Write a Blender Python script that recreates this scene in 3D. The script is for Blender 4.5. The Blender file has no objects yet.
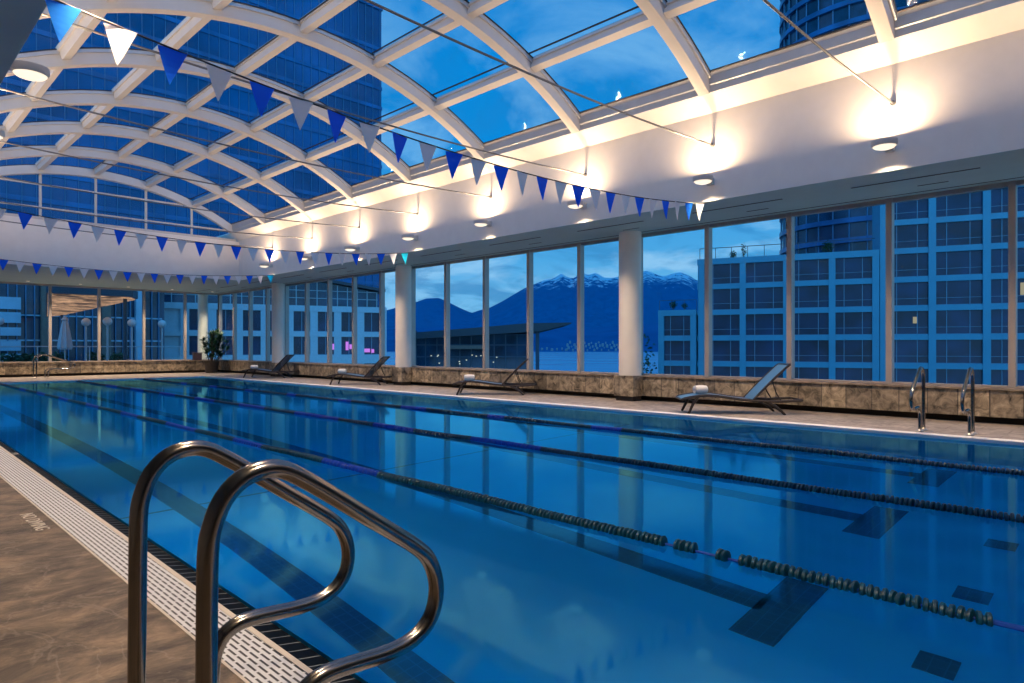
import bpy, math, random
from mathutils import Vector, Matrix
random.seed(7)
U = 1.2                      # metres per design unit (the camera stands one unit above the deck)
sc = bpy.context.scene
COL = sc.collection
PI = math.pi

# ------------------------------------------------------------------ camera
cam_d = bpy.data.cameras.new('camera')
cam = bpy.data.objects.new('camera', cam_d); COL.objects.link(cam)
cam_d.sensor_width = 36.0
cam_d.lens = 657.0 / 1024.0 * 36.0
cam_d.shift_y = 5.5 / 1024.0
cam_d.clip_end = 30000
cam.location = (0, 0, U)
YAW = math.atan2(.712, .702)
cam.rotation_euler = (PI / 2, 0, -YAW)
sc.camera = cam
FW = (.712, .702); RT = (.702, -.712)
def at(u, v, t):             # point seen at photo pixel (u,v) at depth t (design units)
    r = (u - 512) / 657.0; q = (347 - v) / 657.0
    return (t * (FW[0] + r * RT[0]), t * (FW[1] + r * RT[1]), 1 + q * t)

# ------------------------------------------------------------------ colour management, world
sc.view_settings.view_transform = 'Standard'
sc.view_settings.look = 'None'
sc.view_settings.gamma = 1.0
sc.view_settings.exposure = 0.0
sc.view_settings.use_curve_mapping = False
try:
    sc.cycles.use_denoising = True
    sc.cycles.denoiser = 'OPENIMAGEDENOISE'
    sc.cycles.sample_clamp_indirect = 4.0
    sc.cycles.max_bounces = 14
    sc.cycles.transparent_max_bounces = 24
    sc.cycles.caustics_refractive = True
    sc.cycles.caustics_reflective = False
except Exception:
    pass

world = bpy.data.worlds.new('dusk_sky'); sc.world = world
world.use_nodes = True
nt = world.node_tree; N = nt.nodes; L = nt.links
for n in list(N): N.remove(n)
def wn(t, **kw):
    n = N.new(t)
    for k, v in kw.items(): setattr(n, k, v)
    return n
tc = wn('ShaderNodeTexCoord')
sep = wn('ShaderNodeSeparateXYZ'); L.new(tc.outputs['Generated'], sep.inputs[0])
zc = wn('ShaderNodeMath', operation='MAXIMUM'); L.new(sep.outputs['Z'], zc.inputs[0]); zc.inputs[1].default_value = 0.0
za = wn('ShaderNodeMath', operation='ADD'); L.new(zc.outputs[0], za.inputs[0]); za.inputs[1].default_value = 0.22
dx = wn('ShaderNodeMath', operation='DIVIDE'); L.new(sep.outputs['X'], dx.inputs[0]); L.new(za.outputs[0], dx.inputs[1])
dy = wn('ShaderNodeMath', operation='DIVIDE'); L.new(sep.outputs['Y'], dy.inputs[0]); L.new(za.outputs[0], dy.inputs[1])
cmb = wn('ShaderNodeCombineXYZ'); L.new(dx.outputs[0], cmb.inputs[0]); L.new(dy.outputs[0], cmb.inputs[1])
cln = wn('ShaderNodeTexNoise'); L.new(cmb.outputs[0], cln.inputs['Vector'])
cln.inputs['Scale'].default_value = 1.9; cln.inputs['Detail'].default_value = 7; cln.inputs['Roughness'].default_value = .58
cln.inputs['Distortion'].default_value = .5
crp = wn('ShaderNodeValToRGB'); L.new(cln.outputs[0], crp.inputs[0])
crp.color_ramp.elements[0].position = .47; crp.color_ramp.elements[0].color = (0, 0, 0, 1)
crp.color_ramp.elements[1].position = .62; crp.color_ramp.elements[1].color = (1, 1, 1, 1)
grd = wn('ShaderNodeValToRGB'); L.new(zc.outputs[0], grd.inputs[0])
e = grd.color_ramp.elements
e[0].position = 0.0; e[0].color = (.28, .60, .87, 1)
e[1].position = .60; e[1].color = (.0, .24, .68, 1)
m = grd.color_ramp.elements.new(.13); m.color = (.09, .42, .80, 1)
m = grd.color_ramp.elements.new(.30); m.color = (.004, .28, .72, 1)
mix = wn('ShaderNodeMixRGB'); mix.inputs[2].default_value = (.30, .60, .90, 1)
mf = wn('ShaderNodeMath', operation='MULTIPLY'); L.new(crp.outputs[0], mf.inputs[0])
lw = wn('ShaderNodeMapRange'); L.new(zc.outputs[0], lw.inputs[0]); lw.inputs[1].default_value = .1; lw.inputs[2].default_value = .5; lw.inputs[3].default_value = 1.0; lw.inputs[4].default_value = .42
L.new(lw.outputs[0], mf.inputs[1])
L.new(mf.outputs[0], mix.inputs[0]); L.new(grd.outputs[0], mix.inputs[1])
# the western half of the sky (behind the camera) still holds some afterglow
dotn = wn('ShaderNodeVectorMath', operation='DOT_PRODUCT'); L.new(tc.outputs['Generated'], dotn.inputs[0])
dotn.inputs[1].default_value = (-.71, -.70, .1)
wr = wn('ShaderNodeMapRange'); L.new(dotn.outputs['Value'], wr.inputs[0])
wr.inputs[1].default_value = -.1; wr.inputs[2].default_value = .9; wr.inputs[3].default_value = 1.0; wr.inputs[4].default_value = 1.7
cl2 = wn('ShaderNodeTexNoise'); L.new(cmb.outputs[0], cl2.inputs['Vector']); cl2.inputs['Scale'].default_value = 2.3; cl2.inputs['Detail'].default_value = 8; cl2.inputs['Roughness'].default_value = .6; cl2.inputs['Distortion'].default_value = 1.0
rp2 = wn('ShaderNodeMapRange'); L.new(cl2.outputs[0], rp2.inputs[0]); rp2.inputs[1].default_value = .45; rp2.inputs[2].default_value = .58; rp2.inputs[3].default_value = 0; rp2.inputs[4].default_value = .6
low = wn('ShaderNodeMapRange'); L.new(zc.outputs[0], low.inputs[0]); low.inputs[1].default_value = .08; low.inputs[2].default_value = .42; low.inputs[3].default_value = 1; low.inputs[4].default_value = .15
mlo = wn('ShaderNodeMath', operation='MULTIPLY'); L.new(rp2.outputs[0], mlo.inputs[0]); L.new(low.outputs[0], mlo.inputs[1])
mx2 = wn('ShaderNodeMixRGB'); L.new(mlo.outputs[0], mx2.inputs[0]); L.new(mix.outputs[0], mx2.inputs[1]); mx2.inputs[2].default_value = (.03, .22, .52, 1)
bg = wn('ShaderNodeBackground'); L.new(mx2.outputs[0], bg.inputs[0]); L.new(wr.outputs[0], bg.inputs[1])
out = wn('ShaderNodeOutputWorld'); L.new(bg.outputs[0], out.inputs[0])

# ------------------------------------------------------------------ materials
def mat(name, col, rough=.5, metal=0.0, var=0.0, scale=4.0, col2=None, emit=None, estr=0.0, spec=.5, bump=0.0, bscale=40.0):
    m = bpy.data.materials.new(name); m.use_nodes = True
    t = m.node_tree; b = t.nodes['Principled BSDF']
    b.inputs['Base Color'].default_value = (*col, 1)
    b.inputs['Roughness'].default_value = rough
    b.inputs['Metallic'].default_value = metal
    b.inputs['Specular IOR Level'].default_value = spec
    tcn = t.nodes.new('ShaderNodeTexCoord')
    nz = t.nodes.new('ShaderNodeTexNoise'); nz.inputs['Scale'].default_value = scale; nz.inputs['Detail'].default_value = 5
    t.links.new(tcn.outputs['Object'], nz.inputs['Vector'])
    rp = t.nodes.new('ShaderNodeValToRGB')
    c2 = col2 if col2 else tuple(min(1, c * (1 + var)) for c in col)
    c1 = col if col2 else tuple(c * (1 - var) for c in col)
    rp.color_ramp.elements[0].position = .35; rp.color_ramp.elements[0].color = (*c1, 1)
    rp.color_ramp.elements[1].position = .65; rp.color_ramp.elements[1].color = (*c2, 1)
    t.links.new(nz.outputs[0], rp.inputs[0]); t.links.new(rp.outputs[0], b.inputs['Base Color'])
    if bump:
        n2 = t.nodes.new('ShaderNodeTexNoise'); n2.inputs['Scale'].default_value = bscale; n2.inputs['Detail'].default_value = 4
        t.links.new(tcn.outputs['Object'], n2.inputs['Vector'])
        bp = t.nodes.new('ShaderNodeBump'); bp.inputs['Strength'].default_value = bump; bp.inputs['Distance'].default_value = .02
        t.links.new(n2.outputs[0], bp.inputs['Height']); t.links.new(bp.outputs[0], b.inputs['Normal'])
    if emit:
        b.inputs['Emission Color'].default_value = (*emit, 1); b.inputs['Emission Strength'].default_value = estr
    return m

def brick_mat(name, c1, c2, mortar, bw, bh, ms, rough=.5, axes='XY', offset=.5, var=.4, nscale=3.0, bump=.3, spec=.5, bias=0.0):
    m = bpy.data.materials.new(name); m.use_nodes = True
    t = m.node_tree; b = t.nodes['Principled BSDF']
    b.inputs['Roughness'].default_value = rough; b.inputs['Specular IOR Level'].default_value = spec
    tcn = t.nodes.new('ShaderNodeTexCoord')
    s = t.nodes.new('ShaderNodeSeparateXYZ'); t.links.new(tcn.outputs['Object'], s.inputs[0])
    c = t.nodes.new('ShaderNodeCombineXYZ')
    t.links.new(s.outputs[axes[0]], c.inputs[0]); t.links.new(s.outputs[axes[1]], c.inputs[1])
    br = t.nodes.new('ShaderNodeTexBrick'); t.links.new(c.outputs[0], br.inputs['Vector'])
    br.offset = offset; br.inputs['Scale'].default_value = 1.0
    br.inputs['Brick Width'].default_value = bw; br.inputs['Row Height'].default_value = bh
    br.inputs['Mortar Size'].default_value = ms; br.inputs['Mortar Smooth'].default_value = .1
    br.inputs['Bias'].default_value = bias
    br.inputs['Color1'].default_value = (*c1, 1); br.inputs['Color2'].default_value = (*c2, 1); br.inputs['Mortar'].default_value = (*mortar, 1)
    nz = t.nodes.new('ShaderNodeTexNoise'); nz.inputs['Scale'].default_value = nscale; nz.inputs['Detail'].default_value = 7
    nz.inputs['Roughness'].default_value = .65; nz.inputs['Distortion'].default_value = .8
    t.links.new(tcn.outputs['Object'], nz.inputs['Vector'])
    mr = t.nodes.new('ShaderNodeMapRange'); t.links.new(nz.outputs[0], mr.inputs[0])
    mr.inputs[1].default_value = .3; mr.inputs[2].default_value = .7
    mr.inputs[3].default_value = 1 - var; mr.inputs[4].default_value = 1 + var
    mx = t.nodes.new('ShaderNodeVectorMath'); mx.operation = 'SCALE'
    t.links.new(br.outputs['Color'], mx.inputs[0]); t.links.new(mr.outputs[0], mx.inputs['Scale'])
    t.links.new(mx.outputs[0], b.inputs['Base Color'])
    if bump:
        bp = t.nodes.new('ShaderNodeBump'); bp.inputs['Strength'].default_value = bump; bp.inputs['Distance'].default_value = .01
        sub = t.nodes.new('ShaderNodeMath'); sub.operation = 'SUBTRACT'
        t.links.new(nz.outputs[0], sub.inputs[0]); t.links.new(br.outputs['Fac'], sub.inputs[1])
        t.links.new(sub.outputs[0], bp.inputs['Height']); t.links.new(bp.outputs[0], b.inputs['Normal'])
    return m

def slate_mat(name):
    m = bpy.data.materials.new(name); m.use_nodes = True
    t = m.node_tree; b = t.nodes['Principled BSDF']
    b.inputs['Roughness'].default_value = .55; b.inputs['Specular IOR Level'].default_value = .35
    tcn = t.nodes.new('ShaderNodeTexCoord')
    mp = t.nodes.new('ShaderNodeMapping'); mp.inputs['Scale'].default_value = (1.0, 1.7, 1.0); mp.inputs['Rotation'].default_value = (0, 0, .25)
    t.links.new(tcn.outputs['Object'], mp.inputs[0])
    nz = t.nodes.new('ShaderNodeTexNoise'); nz.inputs['Scale'].default_value = 2.6; nz.inputs['Detail'].default_value = 9
    nz.inputs['Roughness'].default_value = .76; nz.inputs['Distortion'].default_value = .5
    t.links.new(mp.outputs[0], nz.inputs['Vector'])
    rp = t.nodes.new('ShaderNodeValToRGB'); t.links.new(nz.outputs[0], rp.inputs[0])
    el = rp.color_ramp.elements
    el[0].position = .36; el[0].color = (.040, .032, .026, 1)
    el[1].position = .64; el[1].color = (.27, .20, .135, 1)
    q = el.new(.50); q.color = (.120, .094, .070, 1)
    # thin pale veins
    n2 = t.nodes.new('ShaderNodeTexNoise'); n2.inputs['Scale'].default_value = 1.5; n2.inputs['Detail'].default_value = 6; n2.inputs['Distortion'].default_value = 1.0
    t.links.new(tcn.outputs['Object'], n2.inputs['Vector'])
    sb = t.nodes.new('ShaderNodeMath'); sb.operation = 'SUBTRACT'; t.links.new(n2.outputs[0], sb.inputs[0]); sb.inputs[1].default_value = .5
    ab = t.nodes.new('ShaderNodeMath'); ab.operation = 'ABSOLUTE'; t.links.new(sb.outputs[0], ab.inputs[0])
    mr = t.nodes.new('ShaderNodeMapRange'); t.links.new(ab.outputs[0], mr.inputs[0])
    mr.inputs[1].default_value = 0; mr.inputs[2].default_value = .009; mr.inputs[3].default_value = .22; mr.inputs[4].default_value = 0
    mx = t.nodes.new('ShaderNodeMixRGB'); t.links.new(mr.outputs[0], mx.inputs[0]); t.links.new(rp.outputs[0], mx.inputs[1])
    mx.inputs[2].default_value = (.42, .36, .30, 1)
    t.links.new(mx.outputs[0], b.inputs['Base Color'])
    bp = t.nodes.new('ShaderNodeBump'); bp.inputs['Strength'].default_value = .35; bp.inputs['Distance'].default_value = .02
    t.links.new(nz.outputs[0], bp.inputs['Height']); t.links.new(bp.outputs[0], b.inputs['Normal'])
    return m

def glass_mat(name, tint, refl=1.0):
    m = bpy.data.materials.new(name); m.use_nodes = True
    t = m.node_tree
    for n in list(t.nodes): t.nodes.remove(n)
    o = t.nodes.new('ShaderNodeOutputMaterial'); mx = t.nodes.new('ShaderNodeMixShader')
    tr = t.nodes.new('ShaderNodeBsdfTransparent'); tr.inputs[0].default_value = (*tint, 1)
    gl = t.nodes.new('ShaderNodeBsdfGlossy'); gl.inputs['Roughness'].default_value = .02; gl.inputs[0].default_value = (1, 1, 1, 1)
    fr = t.nodes.new('ShaderNodeLayerWeight'); fr.inputs['Blend'].default_value = .5
    pw = t.nodes.new('ShaderNodeMath'); pw.operation = 'POWER'; t.links.new(fr.outputs['Facing'], pw.inputs[0]); pw.inputs[1].default_value = 5.0
    ma = t.nodes.new('ShaderNodeMath'); ma.operation = 'MULTIPLY_ADD'; t.links.new(pw.outputs[0], ma.inputs[0]); ma.inputs[1].default_value = refl*.9; ma.inputs[2].default_value = refl*.035
    fr = ma
    t.links.new(fr.outputs[0], mx.inputs[0]); t.links.new(tr.outputs[0], mx.inputs[1]); t.links.new(gl.outputs[0], mx.inputs[2])
    t.links.new(mx.outputs[0], o.inputs[0])
    return m

def water_mat(name):
    m = bpy.data.materials.new(name); m.use_nodes = True
    t = m.node_tree
    for n in list(t.nodes): t.nodes.remove(n)
    o = t.nodes.new('ShaderNodeOutputMaterial')
    g = t.nodes.new('ShaderNodeBsdfGlossy'); g.inputs['Roughness'].default_value = .06; g.inputs['Color'].default_value = (.18, .80, 1.0, 1)  # blue put into the reflection colour to mute the grey vault
    rf = t.nodes.new('ShaderNodeBsdfRefraction'); rf.inputs['IOR'].default_value = 1.333; rf.inputs['Roughness'].default_value = 0.0
    rf.inputs['Color'].default_value = (.45, .93, 1.0, 1)
    fr = t.nodes.new('ShaderNodeFresnel'); fr.inputs['IOR'].default_value = 1.40
    mx = t.nodes.new('ShaderNodeMixShader'); t.links.new(fr.outputs[0], mx.inputs[0]); t.links.new(rf.outputs[0], mx.inputs[1]); t.links.new(g.outputs[0], mx.inputs[2])
    tcn = t.nodes.new('ShaderNodeTexCoord')
    nz = t.nodes.new('ShaderNodeTexNoise'); nz.inputs['Scale'].default_value = 1.6; nz.inputs['Detail'].default_value = 3
    t.links.new(tcn.outputs['Object'], nz.inputs['Vector'])
    bp = t.nodes.new('ShaderNodeBump'); bp.inputs['Strength'].default_value = .05; bp.inputs['Distance'].default_value = .02
    t.links.new(nz.outputs[0], bp.inputs['Height']); t.links.new(bp.outputs[0], g.inputs['Normal']); t.links.new(bp.outputs[0], rf.inputs['Normal']); t.links.new(bp.outputs[0], fr.inputs['Normal'])
    t.links.new(mx.outputs[0], o.inputs[0])
    return m

def snow_mat(name, base, base2, snow, z0, z1):
    m = bpy.data.materials.new(name); m.use_nodes = True
    t = m.node_tree; b = t.nodes['Principled BSDF']; b.inputs['Roughness'].default_value = .9; b.inputs['Specular IOR Level'].default_value = .05
    tcn = t.nodes.new('ShaderNodeTexCoord'); s = t.nodes.new('ShaderNodeSeparateXYZ'); t.links.new(tcn.outputs['Object'], s.inputs[0])
    nz = t.nodes.new('ShaderNodeTexNoise'); nz.inputs['Scale'].default_value = .016; nz.inputs['Detail'].default_value = 8; nz.inputs['Roughness'].default_value = .7
    mp = t.nodes.new('ShaderNodeMapping'); mp.inputs['Scale'].default_value = (1, 1, .45); t.links.new(tcn.outputs['Object'], mp.inputs[0])
    t.links.new(mp.outputs[0], nz.inputs['Vector'])
    mr = t.nodes.new('ShaderNodeMapRange'); t.links.new(s.outputs['Z'], mr.inputs[0]); mr.inputs[1].default_value = z0; mr.inputs[2].default_value = z1
    mr.inputs[3].default_value = -.36; mr.inputs[4].default_value = .15
    ad = t.nodes.new('ShaderNodeMath'); ad.operation = 'ADD'; t.links.new(nz.outputs[0], ad.inputs[0]); t.links.new(mr.outputs[0], ad.inputs[1])
    rp = t.nodes.new('ShaderNodeValToRGB'); t.links.new(ad.outputs[0], rp.inputs[0])
    rp.color_ramp.elements[0].position = .54; rp.color_ramp.elements[0].color = (0, 0, 0, 1)
    rp.color_ramp.elements[1].position = .64; rp.color_ramp.elements[1].color = (1, 1, 1, 1)
    r2 = t.nodes.new('ShaderNodeValToRGB'); t.links.new(nz.outputs[0], r2.inputs[0])
    r2.color_ramp.elements[0].position = .35; r2.color_ramp.elements[0].color = (*base, 1)
    r2.color_ramp.elements[1].position = .65; r2.color_ramp.elements[1].color = (*base2, 1)
    mx = t.nodes.new('ShaderNodeMixRGB'); t.links.new(rp.outputs[0], mx.inputs[0]); t.links.new(r2.outputs[0], mx.inputs[1]); mx.inputs[2].default_value = (*snow, 1)
    t.links.new(mx.outputs[0], b.inputs['Base Color'])
    return m

M = {}
M['white'] = mat('white_plaster', (.80, .765, .715), .7, var=.02)
M['wallgrey'] = mat('grey_wall_paint', (.22, .21, .20), .7, var=.03)
M['soffit'] = mat('grey_soffit_paint', (.43, .60, .60), .6, var=.03, scale=2)  # teal cast of the outside light is mixed into the grey paint
M['soffit_dark'] = mat('slot_black', (.06, .075, .08), .6)
M['rib'] = mat('white_steel_paint', (.56, .545, .52), .45, var=.02)
M['alu'] = mat('grey_aluminium', (.50, .51, .52), .4, metal=.3, var=.04)
M['mull'] = mat('window_frame_bronze', (.42, .37, .34), .4, metal=.15, var=.04)
M['gasket'] = mat('black_gasket', (.02, .02, .025), .5)
M['rod'] = mat('steel_tie_rod', (.16, .165, .17), .45, metal=.3)
M['column'] = mat('cream_column_paint', (.86, .80, .71), .6, var=.02)
M['stone'] = brick_mat('slate_cladding', (.40, .32, .215), (.17, .14, .105), (.10, .085, .07), .42, .62, .008, .6, 'YZ', var=.95, nscale=6, bump=.8)
M['stone_x'] = brick_mat('slate_cladding_end', (.40, .32, .215), (.17, .14, .105), (.10, .085, .07), .42, .62, .008, .6, 'XZ', var=.95, nscale=6, bump=.8)
M['cap'] = mat('slate_coping', (.25, .20, .15), .6, var=.35, scale=6)
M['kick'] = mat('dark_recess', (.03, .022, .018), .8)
M['slate'] = slate_mat('slate_deck')
M['deck'] = brick_mat('stone_deck_tiles', (.40, .34, .29), (.33, .28, .24), (.24, .20, .17), .75, .42, .010, .5, 'YX', var=.5, nscale=5.5, bump=.25)
M['coping'] = mat('pale_pool_coping', (.90, .89, .87), .45, var=.05)
M['grate'] = brick_mat('white_slotted_grating', (.030, .032, .036), (.022, .024, .028), (.63, .66, .69), .088, .0245, .0080, .45, 'YX', var=.04, bump=0)
M['grate_edge'] = mat('grating_border', (.58, .53, .46), .5, var=.06, scale=9)
M['tile_black'] = brick_mat('black_pool_tile', (.002, .005, .011), (.003, .008, .016), (.17, .20, .23), .085, .30, .0035, .75, 'YX', offset=0, var=.2, bump=.1, spec=.03)
M['pool'] = mat('blue_pool_plaster', (.002, .41, .82), .8, var=.04, scale=1.0)
M['pool_dark'] = brick_mat('dark_lane_tile', (.010, .055, .14), (.012, .06, .15), (.02, .10, .22), .09, .09, .004, .6, 'XY', offset=0, var=.1, bump=0)
M['water'] = water_mat('pool_water')
M['glass'] = glass_mat('window_glass', (.92, .97, .99), .07)
M['roof_glass'] = glass_mat('skylight_glass', (.86, .95, .99), .04)
M['lamp_body'] = mat('lamp_grey_enamel', (.62, .60, .57), .4, var=.02)
M['lens'] = mat('warm_lamp_lens', (.9, .85, .75), .3, emit=(1.0, .80, .56), estr=1.25)
M['steel'] = mat('brushed_stainless', (.27, .25, .225), .2, metal=1.0, var=.05, scale=30)
M['steel_cap'] = mat('stainless_flange', (.50, .47, .43), .35, metal=1.0)
def vinyl(name, col):
    m = bpy.data.materials.new(name); m.use_nodes = True; t = m.node_tree
    o = t.nodes['Material Output']; b = t.nodes['Principled BSDF']; b.inputs['Roughness'].default_value = .45; b.inputs['Base Color'].default_value = (*col, 1)
    tcn = t.nodes.new('ShaderNodeTexCoord'); nz = t.nodes.new('ShaderNodeTexNoise'); nz.inputs['Scale'].default_value = 9; t.links.new(tcn.outputs['Object'], nz.inputs['Vector'])
    bp = t.nodes.new('ShaderNodeBump'); bp.inputs['Strength'].default_value = .25; bp.inputs['Distance'].default_value = .01
    t.links.new(nz.outputs[0], bp.inputs['Height']); t.links.new(bp.outputs[0], b.inputs['Normal'])
    tr = t.nodes.new('ShaderNodeBsdfTranslucent'); tr.inputs[0].default_value = (*col, 1)
    mx = t.nodes.new('ShaderNodeMixShader'); mx.inputs[0].default_value = .68
    t.links.new(b.outputs[0], mx.inputs[1]); t.links.new(tr.outputs[0], mx.inputs[2]); t.links.new(mx.outputs[0], o.inputs[0])
    return m
M['flag_blue'] = vinyl('blue_pennant_sheet', (.010, .27, 1.0))
M['flag_white'] = vinyl('white_pennant_sheet', (.95, .95, .95))
M['flag_cyan'] = vinyl('turquoise_pennant_sheet', (.01, .50, .78))
M['cord'] = mat('black_flag_cord', (.012, .012, .014), .6)
M['float_g'] = mat('dark_green_float', (.001, .050, .088), .4, var=.3, scale=20)
M['float_b'] = mat('blue_float', (.0, .055, .46), .35, var=.2, scale=20)
M['cable_b'] = mat('blue_rope_sleeve', (.0, .06, .40), .45)
M['frame_dark'] = mat('dark_bronze_frame', (.035, .026, .022), .35, metal=.2)
M['sling'] = mat('charcoal_sling_sky_sheen', (.085, .17, .28), .3, var=.1, scale=60, spec=.8)  # sky reflection put into the base colour as blue over charcoal
M['towel'] = mat('white_terry_towel', (.82, .80, .78), .9, bump=.5, bscale=200)
M['pot'] = mat('dark_planter_glaze', (.05, .042, .036), .45, var=.2)
M['soil'] = mat('potting_soil', (.03, .02, .013), .95, var=.4, scale=40)
M['leaf'] = mat('dracaena_leaf', (.008, .045, .016), .45, col2=(.025, .10, .03), scale=6)
M['stem'] = mat('dracaena_cane', (.12, .08, .045), .8, var=.3)
M['boxp'] = mat('dark_plum_box', (.05, .035, .06), .5)
# outside
M['concrete'] = mat('dusk_tinted_concrete', (.085, .33, .46), .8, var=.05, scale=.4)  # blue of the dusk light is put into pale grey concrete
M['pane_dark'] = mat('dark_window_glass', (.003, .022, .07), .25, var=.5, scale=.35)
M['pane_mid'] = mat('blue_window_glass', (.015, .06, .12), .1, var=.4, scale=.3)
M['pane_warm'] = mat('lamp_lit_window', (.1, .08, .05), .3, emit=(1.0, .72, .35), estr=.35)
M['bar_dim'] = mat('dim_mullion', (.03, .085, .14), .5)
M['bar2'] = mat('pale_glazing_bar', (.36, .48, .54), .5)
M['bar'] = mat('window_bar_grey', (.16, .30, .42), .5)
M['tower_glass'] = mat('tower_curtain_glass', (.005, .12, .30), .12, var=.35, scale=.12)
M['tower_band'] = mat('tower_spandrel', (.010, .15, .36), .3, var=.3, scale=.3)
M['fin'] = mat('pale_fin', (.09, .24, .40), .45)
M['pod_glass'] = mat('podium_glass', (.01, .045, .09), .1, var=.5, scale=.4)
M['pale_clad'] = mat('pale_blue_cladding', (.40, .55, .66), .5, var=.12, scale=.5)
M['brown_clad'] = mat('brown_cladding', (.22, .15, .12), .6, var=.1)
M['canopy'] = mat('canopy_metal', (.06, .09, .12), .4)
M['lit_panel'] = mat('lit_canopy_ceiling', (.5, .35, .25), .5, emit=(1.0, .66, .40), estr=.55)
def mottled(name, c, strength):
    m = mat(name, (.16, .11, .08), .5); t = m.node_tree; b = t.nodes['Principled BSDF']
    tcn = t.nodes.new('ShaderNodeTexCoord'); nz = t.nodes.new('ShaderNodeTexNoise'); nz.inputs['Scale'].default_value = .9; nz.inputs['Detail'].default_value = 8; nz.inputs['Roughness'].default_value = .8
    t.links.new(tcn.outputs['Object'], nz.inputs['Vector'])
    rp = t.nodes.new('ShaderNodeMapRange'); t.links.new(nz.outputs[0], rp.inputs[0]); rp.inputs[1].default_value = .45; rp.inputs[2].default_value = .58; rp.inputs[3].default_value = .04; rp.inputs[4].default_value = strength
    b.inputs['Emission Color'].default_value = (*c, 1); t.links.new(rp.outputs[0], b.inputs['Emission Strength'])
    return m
M['lit_panel'] = mottled('painted_canopy_glow', (1.0, .52, .27), .75)  # mottled emission stands in for lamplight on the canopy underside
M['white_bld'] = mat('pale_facade_panel', (.50, .62, .68), .7, var=.05)
M['pink'] = mat('magenta_lit_sign', (.5, .1, .4), .4, emit=(.75, .22, .70), estr=.8)
M['hall_roof'] = mat('hall_roof_metal', (.035, .055, .075), .5)
M['globe'] = mat('opal_globe', (.70, .72, .72), .35)
M['pole'] = mat('pale_lamp_pole', (.50, .54, .56), .4, metal=.2)
M['parasol'] = mat('pale_parasol_canvas', (.55, .58, .62), .85)
M['shrub'] = mat('terrace_shrub_leaf', (.012, .07, .03), .6, var=.5)
M['terrace'] = mat('terrace_paving', (.22, .22, .22), .7, var=.1)
M['city'] = mat('city_ground', (.05, .06, .07), .9, var=.3, scale=.02)
M['sea'] = mat('harbour_water', (.0, .34, .55), .25, var=.1, scale=.01)
M['mount'] = snow_mat('forested_snowy_mountain', (.002, .115, .27), (.006, .165, .35), (.50, .68, .78), 260 * U, 640 * U)  # blue of the distant haze is put into the base colours
M['hill'] = mat('dark_forested_hill', (.002, .10, .26), .95, col2=(.004, .14, .33), scale=.004, spec=.05)  # forest colour carries the same blue haze
M['house'] = mat('pale_house_wall', (.30, .38, .42), .8)
M['shore_light'] = mat('shore_lamp', (.5, .5, .4), .5, emit=(.9, .85, .6), estr=.9)

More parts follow.
